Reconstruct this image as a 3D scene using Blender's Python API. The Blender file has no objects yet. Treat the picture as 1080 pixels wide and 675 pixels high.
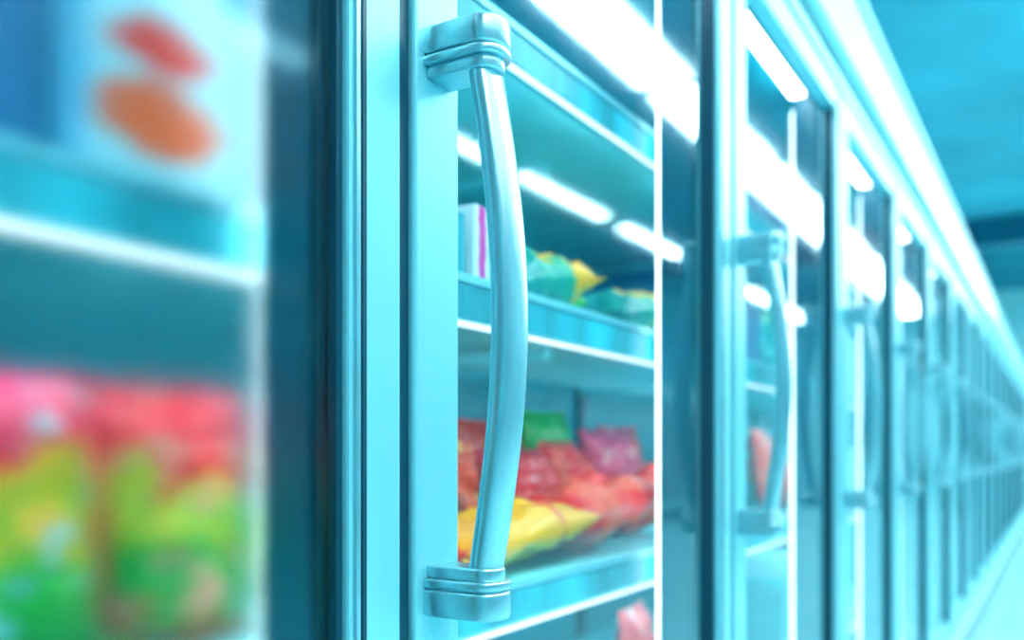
import bpy, bmesh, math, random
from mathutils import Vector, Matrix, Euler, noise
random.seed(4)
E=1.0; D=0.417; TH=math.radians(31.4); W=0.78
scene=bpy.context.scene
KMIN,KMAX=-2,18
# ------------------------------------------------------------------ materials
def newmat(name):
    m=bpy.data.materials.new(name); m.use_nodes=True
    nt=m.node_tree; nt.nodes.clear()
    out=nt.nodes.new('ShaderNodeOutputMaterial')
    return m,nt,out
def L(nt,a,b): nt.links.new(a,b)
def pmat(name,col,rough=.5,metal=0,var=.08,scale=8,bump=0,stretch=(1,1,1),spec=.5,coat=0):
    m,nt,out=newmat(name)
    b=nt.nodes.new('ShaderNodeBsdfPrincipled'); L(nt,b.outputs[0],out.inputs[0])
    tc=nt.nodes.new('ShaderNodeTexCoord'); mp=nt.nodes.new('ShaderNodeMapping'); mp.inputs['Scale'].default_value=stretch
    n=nt.nodes.new('ShaderNodeTexNoise'); n.inputs['Scale'].default_value=scale; n.inputs['Detail'].default_value=4
    L(nt,tc.outputs['Object'],mp.inputs[0]); L(nt,mp.outputs[0],n.inputs['Vector'])
    r=nt.nodes.new('ShaderNodeValToRGB')
    r.color_ramp.elements[0].position=.3; r.color_ramp.elements[1].position=.7
    r.color_ramp.elements[0].color=(*[c*(1-var) for c in col],1); r.color_ramp.elements[1].color=(*[min(1,c*(1+var)) for c in col],1)
    L(nt,n.outputs['Fac'],r.inputs[0]); L(nt,r.outputs[0],b.inputs['Base Color'])
    b.inputs['Roughness'].default_value=rough; b.inputs['Metallic'].default_value=metal
    b.inputs['Specular IOR Level'].default_value=spec; b.inputs['Coat Weight'].default_value=coat
    if bump:
        bp=nt.nodes.new('ShaderNodeBump'); bp.inputs['Strength'].default_value=bump; bp.inputs['Distance'].default_value=.002
        L(nt,n.outputs['Fac'],bp.inputs['Height']); L(nt,bp.outputs[0],b.inputs['Normal'])
    return m
def emat(name,col,s):
    m,nt,out=newmat(name)
    e=nt.nodes.new('ShaderNodeEmission'); e.inputs[0].default_value=(*col,1); e.inputs[1].default_value=s
    L(nt,e.outputs[0],out.inputs[0]); return m
def glassmat():
    m,nt,out=newmat('clear_glass')
    g=nt.nodes.new('ShaderNodeNewGeometry'); d=nt.nodes.new('ShaderNodeVectorMath'); d.operation='DOT_PRODUCT'
    L(nt,g.outputs['Incoming'],d.inputs[0]); L(nt,g.outputs['Normal'],d.inputs[1])
    def M(op,a,b=None):
        n=nt.nodes.new('ShaderNodeMath'); n.operation=op
        for i,v in enumerate((a,b)):
            if v is None: continue
            if isinstance(v,(int,float)): n.inputs[i].default_value=v
            else: L(nt,v,n.inputs[i])
        return n.outputs[0]
    f=M('ADD',M('MULTIPLY',M('POWER',M('SUBTRACT',1,M('ABSOLUTE',d.outputs['Value'])),3.5),.80),.09)
    t=nt.nodes.new('ShaderNodeBsdfTransparent'); t.inputs[0].default_value=(.88,.97,.99,1)
    gl=nt.nodes.new('ShaderNodeBsdfGlossy'); gl.inputs['Color'].default_value=(.75,.96,1,1); gl.inputs['Roughness'].default_value=.05
    mx=nt.nodes.new('ShaderNodeMixShader'); L(nt,f,mx.inputs[0]); L(nt,t.outputs[0],mx.inputs[1]); L(nt,gl.outputs[0],mx.inputs[2])
    L(nt,mx.outputs[0],out.inputs[0]); return m
def blurglass():
    m,nt,out=newmat('added_blur_glass')  # rough pane added to imitate motion blur of the goods behind
    t=nt.nodes.new('ShaderNodeBsdfRefraction'); t.inputs['Color'].default_value=(.94,.99,1,1)
    t.inputs['Roughness'].default_value=.27; t.inputs['IOR'].default_value=1.45
    gl=nt.nodes.new('ShaderNodeBsdfGlossy'); gl.inputs['Color'].default_value=(.5,.9,1,1); gl.inputs['Roughness'].default_value=.1
    mx=nt.nodes.new('ShaderNodeMixShader'); mx.inputs[0].default_value=.03
    L(nt,t.outputs[0],mx.inputs[1]); L(nt,gl.outputs[0],mx.inputs[2]); L(nt,mx.outputs[0],out.inputs[0]); return m
def bagmat(name,stops,accent,ascale=3,athr=.58,rough=.28,seed=0):
    m,nt,out=newmat(name)
    b=nt.nodes.new('ShaderNodeBsdfPrincipled'); L(nt,b.outputs[0],out.inputs[0])
    b.inputs['Roughness'].default_value=rough; b.inputs['Coat Weight'].default_value=.1
    uv=nt.nodes.new('ShaderNodeTexCoord'); mp=nt.nodes.new('ShaderNodeMapping'); mp.inputs['Location'].default_value=(seed*3.1,seed*1.7,seed)
    L(nt,uv.outputs['UV'],mp.inputs[0])
    n=nt.nodes.new('ShaderNodeTexNoise'); n.inputs['Scale'].default_value=4; n.inputs['Detail'].default_value=2; L(nt,mp.outputs[0],n.inputs['Vector'])
    sep=nt.nodes.new('ShaderNodeSeparateXYZ'); L(nt,uv.outputs['UV'],sep.inputs[0])
    ma=nt.nodes.new('ShaderNodeMath'); ma.operation='MULTIPLY_ADD'; L(nt,n.outputs['Fac'],ma.inputs[0]); ma.inputs[1].default_value=.8; L(nt,sep.outputs['Y'],ma.inputs[2])
    mb=nt.nodes.new('ShaderNodeMath'); mb.operation='SUBTRACT'; L(nt,ma.outputs[0],mb.inputs[0]); mb.inputs[1].default_value=.4
    r=nt.nodes.new('ShaderNodeValToRGB'); cr=r.color_ramp
    while len(cr.elements)<len(stops): cr.elements.new(.5)
    for e,(p,c) in zip(cr.elements,stops): e.position=p; e.color=(*c,1)
    L(nt,mb.outputs[0],r.inputs[0])
    v=nt.nodes.new('ShaderNodeTexNoise'); v.inputs['Scale'].default_value=ascale; v.inputs['Detail'].default_value=1
    mp2=nt.nodes.new('ShaderNodeMapping'); mp2.inputs['Location'].default_value=(seed+5,seed*2.3,1); L(nt,uv.outputs['UV'],mp2.inputs[0]); L(nt,mp2.outputs[0],v.inputs['Vector'])
    r2=nt.nodes.new('ShaderNodeValToRGB'); r2.color_ramp.elements[0].position=athr; r2.color_ramp.elements[1].position=athr+.04
    L(nt,v.outputs['Fac'],r2.inputs[0])
    mx=nt.nodes.new('ShaderNodeMixRGB'); L(nt,r2.outputs[0],mx.inputs[0]); L(nt,r.outputs[0],mx.inputs[1]); mx.inputs[2].default_value=(*accent,1)
    L(nt,mx.outputs[0],b.inputs['Base Color']); return m
def printmat(name,base,blobs,stripe=None):
    """carton print: blobs = (cx,cz,rx,rz,colour) in object coords"""
    m,nt,out=newmat(name)
    b=nt.nodes.new('ShaderNodeBsdfPrincipled'); L(nt,b.outputs[0],out.inputs[0]); b.inputs['Roughness'].default_value=.4
    tc=nt.nodes.new('ShaderNodeTexCoord'); sep=nt.nodes.new('ShaderNodeSeparateXYZ'); L(nt,tc.outputs['Object'],sep.inputs[0])
    n=nt.nodes.new('ShaderNodeTexNoise'); n.inputs['Scale'].default_value=45; L(nt,tc.outputs['Object'],n.inputs['Vector'])
    def M(op,a,bb):
        k=nt.nodes.new('ShaderNodeMath'); k.operation=op
        for i,v in enumerate((a,bb)):
            if isinstance(v,(int,float)): k.inputs[i].default_value=v
            else: L(nt,v,k.inputs[i])
        return k.outputs[0]
    cur=None
    for (cx,cz,rx,rz,c) in blobs:
        dx=M('DIVIDE',M('SUBTRACT',sep.outputs['X'],cx),rx); dz=M('DIVIDE',M('SUBTRACT',sep.outputs['Z'],cz),rz)
        dd=M('ADD',M('MULTIPLY',dx,dx),M('MULTIPLY',dz,dz)); dd=M('ADD',dd,M('MULTIPLY',M('SUBTRACT',n.outputs['Fac'],.5),2.2))
        r=nt.nodes.new('ShaderNodeValToRGB'); r.color_ramp.elements[0].position=.75; r.color_ramp.elements[0].color=(1,1,1,1)
        r.color_ramp.elements[1].position=1; r.color_ramp.elements[1].color=(0,0,0,1); L(nt,dd,r.inputs[0])
        mx=nt.nodes.new('ShaderNodeMixRGB'); L(nt,r.outputs[0],mx.inputs[0])
        if cur is None: mx.inputs[1].default_value=(*base,1)
        else: L(nt,cur,mx.inputs[1])
        if stripe and cz<stripe:
            s=M('SINE',M('MULTIPLY',sep.outputs['X'],420),0); s=M('GREATER_THAN',s,.6)
            m3=nt.nodes.new('ShaderNodeMixRGB'); L(nt,s,m3.inputs[0]); m3.inputs[1].default_value=(*c,1); m3.inputs[2].default_value=(1,.28,.06,1)
            L(nt,m3.outputs[0],mx.inputs[2])
        else: mx.inputs[2].default_value=(*c,1)
        cur=mx.outputs[0]
    L(nt,cur,b.inputs['Base Color']); return m

ALU=pmat('satin_aluminium',(.27,.69,.77),.34,.3,.05,20,0,(1,1,.05))
ALU2=pmat('brushed_aluminium',(.40,.68,.74),.28,.85,.06,60,0,(1,1,.3))
GASK=pmat('dark_gasket',(.002,.07,.11),.4)
MULL=pmat('mullion_teal',(.001,.12,.19),.3,0,.15,3)
INNER=pmat('cabinet_liner',(.01,.38,.48),.4,0,.10,3)
SHELF=pmat('shelf_enamel',(.22,.76,.84),.3)
TAG=pmat('price_rail',(.03,.48,.58),.35,0,.5,14,0,(1,.2,.2))
FASC=pmat('fascia_enamel',(.50,.88,.92),.3,.1,.03)
KICK=pmat('kickplate_dark',(.002,.04,.06),.5)
FLOOR=pmat('floor_tile',(.38,.74,.80),.15,0,.06,2)
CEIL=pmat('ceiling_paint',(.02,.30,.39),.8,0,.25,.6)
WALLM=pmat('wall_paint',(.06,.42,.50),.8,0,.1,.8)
WALLB=pmat('wall_glare_front',(.22,.66,.74),.7,0,.1,.8)  # front wall colour lightened to put more reflected wash in the glass
WALLR=pmat('wall_glare_end',(.45,.88,.93),.7,0,.1,.8)  # unseen end wall, colour brightened to imitate haze in the far doors
LED=emat('led_diffuser',(.88,.99,1),4)
LED2=emat('led_shelf',(.94,.99,1),11)
LIPGLOW=emat('added_lip_glow',(.86,.98,1),1.2)  # glow added along the shelf lip to imitate white reflected streaks
LAMP=emat('lamp_diffuser',(.88,.99,1),26)
GLASS=glassmat(); BLURGLASS=blurglass()

# ------------------------------------------------------------------ mesh helpers
def box(bm,x0,x1,y0,y1,z0,z1,mi=0,bev=0):
    r=bmesh.ops.create_cube(bm,size=1,matrix=Matrix.Translation(((x0+x1)/2,(y0+y1)/2,(z0+z1)/2))@Matrix.Diagonal((x1-x0,y1-y0,z1-z0,1)))
    vs=r['verts']; fs=set(f for v in vs for f in v.link_faces)
    for f in fs: f.material_index=mi
    if bev:
        es=list(set(e for v in vs for e in v.link_edges))
        rb=bmesh.ops.bevel(bm,geom=es,offset=bev,segments=2,affect='EDGES',profile=.5)
        for f in rb['faces']: f.material_index=mi
def mesh(bm,name,mats,smooth=False):
    me=bpy.data.meshes.new(name); bm.to_mesh(me); bm.free()
    for m in mats: me.materials.append(m)
    if smooth:
        for p in me.polygons: p.use_smooth=True
    return me
def obj(name,data,loc=(0,0,0),parent=None):
    o=bpy.data.objects.new(name,data); scene.collection.objects.link(o); o.location=loc
    if parent: o.parent=parent
    return o

# ------------------------------------------------------------------ door
DX=.763; ZB,ZT=E-.80,E+.80; SL=.058; SR=.057; RT=.055
def frame_mesh():
    bm=bmesh.new()
    box(bm,0,SL,0,.032,ZB,ZT,0,.003)
    box(bm,DX-SR,DX-.0,0,.032,ZB,ZT,0,.003)
    box(bm,SL,DX-SR,.001,.031,ZT-RT,ZT,0,.003)
    box(bm,SL,DX-SR,.001,.031,ZB,ZB+RT,0,.003)
    box(bm,DX-SR+.012,DX-SR+.016,-.002,.002,ZB+.01,ZT-.01,1)
    box(bm,DX-SR-.006,DX-SR,.006,.028,ZB+RT,ZT-RT,1,.001)
    box(bm,SL,SL+.006,.006,.028,ZB+RT,ZT-RT,1,.001)
    box(bm,DX-SR+.004,DX-SR+.009,-.003,.003,ZB+.005,ZT-.005,2,.001)
    box(bm,-.012,.05,.032,.0405,ZB,ZT,1); box(bm,DX-.05,DX+.0,.032,.0405,ZB,ZT,1)
    box(bm,.05,DX-.05,.032,.0405,ZT-.05,ZT,1); box(bm,.05,DX-.05,.032,.0405,ZB,ZB+.05,1)
    box(bm,-.0165,-.001,.006,.034,ZB,ZT,1)
    return mesh(bm,'freezer_door_frame',[ALU,GASK,ALU2])
def pane(blurred):
    bm=bmesh.new()
    if blurred: box(bm,SL-.004,DX-SR+.004,.014,.019,ZB+RT-.004,ZT-RT+.004)
    else:
        v=[bm.verts.new(p) for p in ((SL-.004,.016,ZB+RT-.004),(DX-SR+.004,.016,ZB+RT-.004),(DX-SR+.004,.016,ZT-RT+.004),(SL-.004,.016,ZT-RT+.004))]
        bm.faces.new(v)
    return mesh(bm,'freezer_door_glass',[BLURGLASS if blurred else GLASS])
def dshape(bm,x0,x1,ylen,z0,z1,mi,bev,inset=0):
    """block projecting from door (y=0) to -ylen with rounded outer end"""
    x0+=inset; x1-=inset; ylen-=inset
    w=(x1-x0); r=w*.46; pts=[(x0,0.0)]
    n=8
    for i in range(n+1):
        a=math.pi-(math.pi/2)*i/n; pts.append((x0+r+r*math.cos(a),-(ylen-r)-r*math.sin(a)))
    for i in range(n+1):
        a=math.pi/2-(math.pi/2)*i/n; pts.append((x1-r+r*math.cos(a),-(ylen-r)-r*math.sin(a)))
    pts.append((x1,0.0))
    lo=[bm.verts.new((x,y,z0)) for x,y in pts]; hi=[bm.verts.new((x,y,z1)) for x,y in pts]
    fs=[bm.faces.new(lo),bm.faces.new(hi[::-1])]
    for i in range(len(pts)):
        j=(i+1)%len(pts); fs.append(bm.faces.new((lo[j],lo[i],hi[i],hi[j])))
    bmesh.ops.recalc_face_normals(bm,faces=fs)
    es=list(set(e for f in fs[:2] for e in f.edges))
    for f in fs: f.material_index=mi
    rb=bmesh.ops.bevel(bm,geom=es,offset=bev,segments=3,affect='EDGES',profile=.5)
    for f in rb['faces']: f.material_index=mi
def handle_mesh():
    bm=bmesh.new()
    X0,X1,Y=.010,.050,.062
    zt=E+.326; zb=E-.126
    for s,z in ((-1,zt),(1,zb)):
        def d(a,b,ins,bev,mi=0):
            za,zc=z+s*a,z+s*b
            dshape(bm,X0,X1,Y,min(za,zc),max(za,zc),mi,bev,ins)
        d(0,.0215,0,.003); d(.0205,.0235,.0025,.0005); d(.0225,.0295,-.0005,.002); d(.029,.039,.004,.002)
    n=48; ns=24; cx=.0370; rings=[]
    za,zc=zt-.034,zb+.034
    for i in range(n+1):
        t=i/n; z=za+(zc-za)*t; b=math.sin(math.pi*t)
        yc=-.0420-.0215*b; w=.0165*(1+.04*b); th=.0100*(1+.10*b)
        sl=(-.0215*math.pi*math.cos(math.pi*t))/(zc-za)
        ring=[]
        for j in range(ns):
            a=2*math.pi*j/ns; ca,sa=math.cos(a),math.sin(a)
            px=math.copysign(abs(ca)**.75,ca)*w; py=math.copysign(abs(sa)**.85,sa)*th
            ring.append(bm.verts.new((cx-.004+px,yc+py,z-sl*py)))
        rings.append(ring)
    for i in range(n):
        for j in range(ns):
            k=(j+1)%ns; bm.faces.new((rings[i][j],rings[i][k],rings[i+1][k],rings[i+1][j]))
    bm.faces.new(rings[0]); bm.faces.new(rings[-1][::-1])
    bmesh.ops.recalc_face_normals(bm,faces=bm.faces)
    me=mesh(bm,'freezer_door_handle',[ALU2,GASK],True)
    me.set_sharp_from_angle(angle=math.radians(40)) if hasattr(me,'set_sharp_from_angle') else None
    return me
FM=frame_mesh(); GM=pane(False); GF=pane(True); HM=handle_mesh()
def X0(k): return .543+W*k

# ------------------------------------------------------------------ cabinet
XA,XB=X0(KMIN)-.05,X0(KMAX)+.03
YB=.66
SH=[E-.47,E-.15,E+.18,E+.48]   # shelf tops
bm=bmesh.new()
# 0 liner 1 mullion 2 shelf 3 fascia 4 kick 5 LED 6 LED2 7 alu 8 gasket 9 tag rail 10 added lip glow
box(bm,XA,XB,YB,YB+.06,.12,E+.98,0)
box(bm,XA,XB,.04,YB,.12,.20,0)
box(bm,XA,XB,.04,YB,E+.80,E+.98,0)
box(bm,XA-.04,XA,-.02,YB+.06,.0,E+1.02,3,.004)
box(bm,XB,XB+.04,-.02,YB+.06,.0,E+1.02,3,.004)
box(bm,XA,XB,-.004,.05,E+.803,E+.835,7,.003)
box(bm,XA,XB,-.0,.05,E+.835,E+.845,8)
box(bm,XA,XB,-.03,.05,E+.845,E+1.0,3,.006)
box(bm,XA,XB,-.04,.10,E+1.0,E+1.025,7,.004)
box(bm,XA,XB,.05,YB+.06,E+.98,E+1.02,3)
box(bm,XA,XB,-.004,.04,.165,.197,7,.003)
box(bm,XA,XB,-.012,.05,.10,.163,3,.005)
box(bm,XA,XB,.03,YB,.0,.10,4)
for k in range(KMIN,KMAX+1):
    xm=X0(k)-.017-SR-.0+.002
    box(bm,xm,xm+.125,.041,.092,.20,E+.80,1,.003)
    box(bm,xm+.006,xm+.02,.092,.098,.24,E+.76,5)
    box(bm,xm+.105,xm+.119,.092,.098,.24,E+.76,5)
    box(bm,xm+.02,xm+.105,.092,.098,.22,E+.78,1)
    box(bm,xm+.05,xm+.075,YB-.02,YB,.2,E+.8,1)
    if k<KMAX:
        x0=X0(k)-.035; x1=x0+W-.004
        box(bm,x0+.09,x1-.06,.06,.09,E+.775,E+.795,6)
        for z in SH:
            box(bm,x0,x1,.125,YB-.03,z-.014,z,2)
            box(bm,x0,x1,.113,.125,z-.05,z+.006,2,.002)
            box(bm,x0+.002,x1-.002,.1105,.113,z-.040,z-.006,9)
            box(bm,x0,x1,.108,.113,z-.004,z+.005,7)
            box(bm,x0+.004,x1-.004,.107,.113,z-.050,z-.045,10)
            box(bm,x0+.03,x1-.03,.128,.14,z-.026,z-.015,6)
            box(bm,x0+.002,x0+.006,.3,YB-.02,z-.03,z-.014,2)
            box(bm,x1-.006,x1-.002,.3,YB-.02,z-.03,z-.014,2)
CM=mesh(bm,'freezer_cabinet',[INNER,MULL,SHELF,FASC,KICK,LED,LED2,ALU,GASK,TAG,LIPGLOW])
cab=obj('glass_door_freezer',CM)
cab2=obj('glass_door_freezer',CM,(XA+XB,-4.8,0)); cab2.rotation_euler=(0,0,math.pi)
for c in (cab,cab2):
    for k in range(KMIN,KMAX):
        e=obj('freezer_door',None,(X0(k),0,0),c)
        obj('frame',FM,(0,0,0),e); obj('glass_pane',GF if (k<0 and c is cab) else GM,(0,0,0),e); obj('pull_handle',HM,(0,0,0),e)

# ------------------------------------------------------------------ products
R=(.90,.003,.003);PK=(.92,.03,.16);YE=(1,.50,.003);GR=(.01,.38,.01);LG=(.25,.62,.01);OR=(1,.13,.003);TE=(.01,.25,.28);MG=(.88,.01,.12)
B_left1=bagmat('bag_print_garden',[(.0,GR),(.3,(.04,.5,.03)),(.45,LG),(.60,YE),(.70,R),(1,PK)],(.4,.75,.8),7,.62,seed=1)
B_left2=bagmat('bag_print_mixed',[(.0,(.8,.12,.02)),(.2,(.02,.4,.03)),(.45,GR),(.6,(.6,.65,.02)),(.68,R),(1,(.9,.02,.06))],(.95,.35,.25),7,.60,seed=2)
B_left3=bagmat('bag_print_leaf',[(.0,GR),(.5,LG),(.7,MG),(1,R)],(.2,.7,.75),6,.6,seed=7)
B_yel=bagmat('bag_print_yellow',[(0,(1,.40,.002)),(.5,(1,.48,.003)),(1,(1,.38,.002))],(.9,.05,.01),4,.62,.35,seed=3)
B_red=bagmat('bag_print_red',[(0,R),(.5,(1,.02,.004)),(1,(.95,.005,.004))],(1,.10,.03),3.5,.60,.38,seed=4)
B_pink=bagmat('bag_print_pink',[(0,R),(.4,(1,.03,.02)),(1,(.98,.05,.08))],(1,.35,.35),3,.62,.35,seed=5)
B_grn=bagmat('bag_print_green',[(0,TE),(.5,GR),(1,(.02,.5,.03))],(.2,.65,.2),4,.64,seed=6)
B_mag=bagmat('bag_print_magenta',[(0,R),(.5,MG),(1,(.92,.02,.15))],(1,.3,.35),4,.62,seed=8)
B_org=bagmat('bag_print_orange',[(0,(.01,.15,.2)),(.35,OR),(1,(.95,.02,.005))],(.95,.5,.03),5,.62,seed=9)
B_teal=bagmat('bag_print_teal',[(0,TE),(.5,(.02,.4,.42)),(1,(.01,.38,.2))],(.3,.75,.75),4,.62,seed=10)
B_ygr=bagmat('bag_print_lime',[(0,TE),(.40,(.01,.33,.28)),(.52,(.02,.4,.2)),(.6,YE),(1,YE)],(.02,.35,.25),3,.62,seed=11)
C_blue=pmat('carton_blue',(.01,.17,.36),.4); C_white=pmat('carton_white',(.5,.82,.88),.4); C_teal=pmat('carton_teal',(.02,.36,.42),.4); C_red=pmat('carton_red',(.8,.03,.03),.4)
def bag_bm(bm,w,h,t,M,mi,seed,res=(22,30)):
    nu,nv=res; uvl=bm.loops.layers.uv.verify(); grids=[]
    for side in (-1,1):
        g=[]
        for j in range(nv+1):
            v=-1+2*j/nv; row=[]
            for i in range(nu+1):
                u=-1+2*i/nu
                av=min(1,abs(v)/.9)
                prof=max(0,(1-abs(u)**2.6))*max(0,(1-av**3.2))
                y=side*(t/2)*prof**.62
                nz=noise.noise(Vector((u*2.2+seed*5,v*2.6,side*2+seed)))*.22+noise.noise(Vector((u*6+seed,v*7,side*3)))*.14
                y+=nz*t*prof**.5*side
                wr=math.sin(u*22+seed)*(1-abs(av-1)*4)*t*.05 if av>.75 else 0
                y+=wr
                pin=1-.07*(1-av**2)
                row.append(((u*w/2*pin,y,v*h/2*(1-.03*(1-u*u)*(abs(v)**2)))))
            g.append(row)
        grids.append(g)
    allv=[]
    for s,g in enumerate(grids):
        vs=[[bm.verts.new(M@Vector(p)) for p in row] for row in g]
        for j in range(nv):
            for i in range(nu):
                q=[(i,j),(i+1,j),(i+1,j+1),(i,j+1)]
                if s: q=q[::-1]
                f=bm.faces.new([vs[b][a] for a,b in q]); f.material_index=mi; f.smooth=True
                for l,(a,b) in zip(f.loops,q): l[uvl].uv=(a/nu*w/h,b/nv)
        allv+= [v for r in vs for v in r]
    return allv
def bag(name,w,h,t,mat,x,y,zrest,rot=(0,0,0),seed=0):
    bm=bmesh.new(); M=Euler([math.radians(a) for a in rot],'XYZ').to_matrix().to_4x4()
    vs=bag_bm(bm,w,h,t,M,0,seed); bmesh.ops.remove_doubles(bm,verts=bm.verts,dist=.00005)
    mz=min(v.co.z for v in bm.verts)
    return obj(name,mesh(bm,name,[mat]),(x,y,zrest-mz+.0005))
def carton(name,w,d,h,mat,x,y,z,rz=0):
    bm=bmesh.new(); box(bm,-w/2,w/2,-d/2,d/2,0,h,0,.002)
    box(bm,-w/2+.004,w/2-.004,-d/2+.002,d/2-.002,h,h+.0008,0)
    o=obj(name,mesh(bm,name,[mat]),(x,y,z+.0005)); o.rotation_euler=(0,0,math.radians(rz)); return o
S2,S3,S4=SH[1],SH[2],SH[3]
food=printmat('carton_print_meal',(.50,.82,.90),[(-.005,.110,.044,.021,(1,.03,.001)),(-.008,.058,.052,.030,(1,.09,.001)),(.068,.17,.025,.02,(.10,.45,.70)),(-.078,.10,.014,.12,(.12,.50,.75))],stripe=.08)
carton('frozen_meal_carton',.172,.045,.21,food,.428,.158,S3)
carton('frozen_meal_carton',.165,.045,.19,C_blue,.252,.160,S3)
carton('frozen_meal_carton',.165,.045,.19,food,.07,.160,S3)
bag('frozen_vegetable_bag',.122,.205,.05,B_left1,.328,.165,S2,(-4,0,2),1)
bag('frozen_vegetable_bag',.122,.200,.05,B_left2,.452,.163,S2,(-4,0,-2),2)
bag('frozen_vegetable_bag',.122,.205,.05,B_left3,.200,.165,S2,(-4,0,2),3)
bag('frozen_vegetable_bag',.122,.20,.05,B_left1,.075,.165,S2,(-4,0,2),4)
bag('frozen_vegetable_bag',.14,.21,.06,B_pink,.40,.27,S2,(-4,0,2),5)
bag('frozen_vegetable_bag',.14,.21,.06,B_left3,.56,.27,S2,(-4,0,2),6)
bag('frozen_vegetable_bag',.14,.21,.06,B_left2,.24,.27,S2,(-4,0,2),7)
bag('frozen_snack_bag',.16,.29,.065,B_yel,.985,.205,S2,(82,0,84),11)
bag('frozen_snack_bag',.16,.27,.085,B_red,1.235,.21,S2,(78,0,78),12)
bag('frozen_snack_bag',.17,.26,.08,B_red,1.50,.23,S2,(70,0,60),13)
bag('frozen_snack_bag',.17,.20,.07,B_org,1.09,.36,S2,(-12,0,8),14)
bag('frozen_snack_bag',.19,.17,.08,B_pink,1.27,.335,S2,(-25,0,-5),15)
bag('frozen_snack_bag',.18,.18,.08,B_red,1.455,.345,S2,(-20,0,8),16)
bag('frozen_snack_bag',.18,.20,.08,B_mag,1.645,.35,S2,(-15,0,-6),17)
bag('frozen_snack_bag',.20,.235,.07,B_grn,1.56,.45,S2,(-8,0,0),18)
bag('frozen_snack_bag',.20,.21,.07,B_org,1.36,.45,S2,(-8,0,0),19)
bag('frozen_snack_bag',.20,.21,.07,B_pink,1.84,.42,S2,(-8,0,0),20)
bag('frozen_snack_bag',.17,.19,.07,B_pink,.80,.24,S2,(-20,0,0),21)
stripe=printmat('carton_print_stripe',(.8,.88,.92),[(-.02,.06,.010,.09,(.75,.02,.35)),(.004,.06,.008,.09,(.05,.5,.15)),(.025,.09,.01,.03,(.95,.3,.05))])
carton('frozen_dessert_carton',.075,.06,.115,stripe,.925,.21,S3,4)
carton('frozen_dessert_carton',.075,.06,.10,C_teal,.835,.21,S3,0)
bag('frozen_bread_bag',.15,.20,.08,B_ygr,1.09,.23,S3,(80,0,80),31)
bag('frozen_bread_bag',.15,.22,.07,B_grn,1.25,.33,S3,(80,0,70),32)
bag('frozen_bread_bag',.15,.20,.07,B_ygr,1.37,.22,S3,(80,0,85),33)
bag('frozen_bread_bag',.16,.22,.08,B_grn,1.60,.25,S3,(80,0,85),34)
palette=[C_blue,C_white,C_teal,C_red,B_teal,B_grn,B_red,B_pink,B_yel]
def stock(seed):
    rnd=random.Random(seed); bm=bmesh.new()
    for si,z in enumerate([.20]+SH):
        x=.06
        while x<.66:
            w=rnd.uniform(.11,.17)
            if x+w>.72: break
            if rnd.random()<.5:
                h=rnd.uniform(.10,.22); y0=.15
                box(bm,x+.004,x+w-.004,y0,y0+.30,z+.001,z+h,rnd.choice([0,1,2,1,2,3]),.002)
            else:
                h=rnd.uniform(.16,.22)
                M=Matrix.Translation((x+w/2,rnd.uniform(.2,.26),z+h/2+.004))@Euler((-.15,0,rnd.uniform(-.1,.1))).to_matrix().to_4x4()
                bag_bm(bm,w-.01,h,.06,M,rnd.choice([4,4,5,6,7,8] if si<3 else [4,4,5]),rnd.random()*10,(12,14))
            x+=w
    return mesh(bm,'frozen_food_stock',palette)
ST=[stock(i) for i in range(3)]
for k in range(2,KMAX):
    obj('frozen_food_stock',ST[k%3],(X0(k),0,0))
bm=bmesh.new()
rnd=random.Random(9)
for z in (SH[0],.20):
    for i in range(9):
        x=.72+i*.15; h=rnd.uniform(.14,.2)
        M=Matrix.Translation((x,.22,z+h/2+.004))@Euler((-.15,0,rnd.uniform(-.1,.1))).to_matrix().to_4x4()
        bag_bm(bm,.14,h,.06,M,rnd.choice([4,5,6,7,6,8]),i*1.3,(14,16))
for i in range(2): box(bm,1.72+i*.17,1.72+i*.17+.16,.17,.5,SH[2]+.001,SH[2]+rnd.uniform(.12,.2),rnd.choice([0,1,2]),.002)
obj('frozen_food_stock',mesh(bm,'frozen_food_stock',palette))

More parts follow.
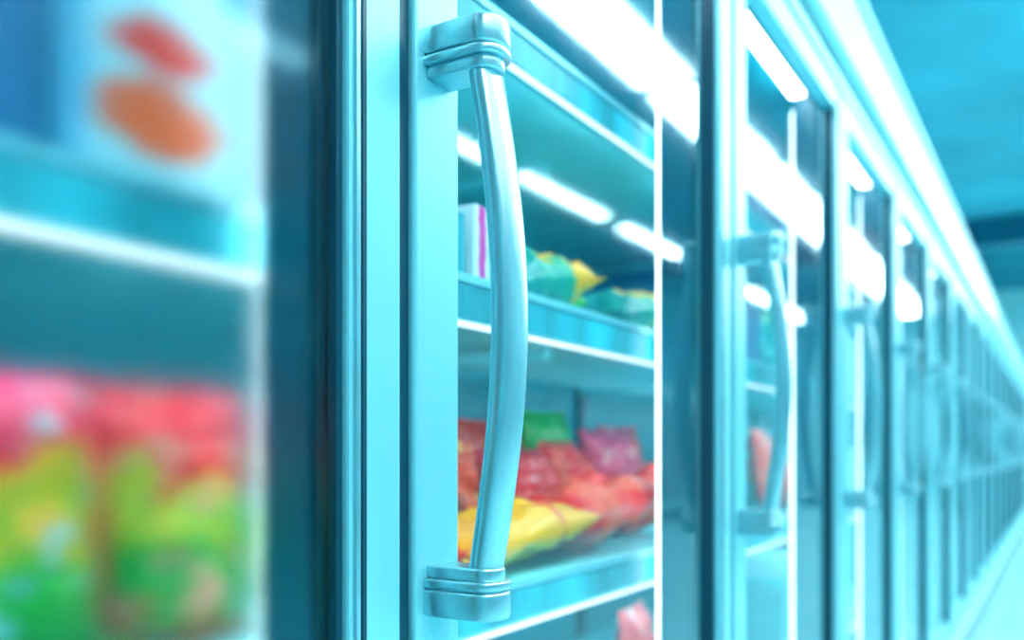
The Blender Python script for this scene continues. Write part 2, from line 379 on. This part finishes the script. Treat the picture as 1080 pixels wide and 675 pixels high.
# ------------------------------------------------------------------ room
def slab(name,x0,x1,y0,y1,z0,z1,mat):
    bm=bmesh.new(); box(bm,x0,x1,y0,y1,z0,z1); return obj(name,mesh(bm,name,[mat]))
RX0,RX1,RY0,RY1,HC=-3.,19.,-6.,.80,4.0
slab('floor',RX0,RX1,RY0,RY1,-.1,0,FLOOR)
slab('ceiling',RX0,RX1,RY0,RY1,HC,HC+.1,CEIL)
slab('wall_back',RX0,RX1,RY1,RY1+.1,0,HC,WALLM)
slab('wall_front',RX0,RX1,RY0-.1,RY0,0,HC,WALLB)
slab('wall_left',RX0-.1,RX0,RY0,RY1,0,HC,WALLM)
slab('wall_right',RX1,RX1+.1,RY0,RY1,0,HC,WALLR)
slab('ceiling_beam',13.0,13.3,RY0,RY1,HC-.35,HC,MULL)
def lamp_mesh(w,l):
    bm=bmesh.new()
    box(bm,-l/2,l/2,-w/2,w/2,-.02,0,1)
    box(bm,-l/2-.01,l/2+.01,-w/2-.02,w/2+.02,.0,.06,0,.01)
    for sx in (-1,1): box(bm,sx*l*.35-.004,sx*l*.35+.004,-.004,.004,.06,.5,0)
    return mesh(bm,'ceiling_lamp',[FASC,LAMP])
LA=lamp_mesh(.34,1.8); LB=lamp_mesh(.09,1.7)
for i in range(10):
    obj('ceiling_lamp',LA,(-1.2+i*2.0,-1.83,E+2.5))
for i in range(9):
    obj('ceiling_lamp',LB,(-1.0+i*2.2,-3.7,E+2.5))
bm=bmesh.new()
for i in range(7):
    x=XA+.1+i*2.1
    box(bm,x,x+1.9,.46,.54,E+1.021,E+1.06,0,.004); box(bm,x+.02,x+1.88,.475,.525,E+1.06,E+1.07,1)
obj('added_wall_wash',mesh(bm,'added_wall_wash',[FASC,emat('added_wash_glow',(.88,.98,1),32)]))  # unseen uplight added to wash the wall above the header
# world
w=bpy.data.worlds.new('World'); scene.world=w; w.use_nodes=True
w.node_tree.nodes['Background'].inputs[0].default_value=(.2,.7,.8,1); w.node_tree.nodes['Background'].inputs[1].default_value=.2
# camera
cam=bpy.data.cameras.new('Camera'); co=obj('Camera',cam,(0,-D,E)); co.rotation_euler=(math.pi/2,0,TH-math.pi/2)
cam.sensor_width=36; cam.lens=950/1080*36; cam.shift_y=139.5/1080; cam.clip_start=.02
cam.dof.use_dof=True; cam.dof.focus_distance=.67; cam.dof.aperture_fstop=2.8
scene.camera=co
scene.view_settings.view_transform='Standard'
try: scene.view_settings.look='Medium High Contrast'
except Exception as ex: print('look',ex)
scene.view_settings.exposure=.22
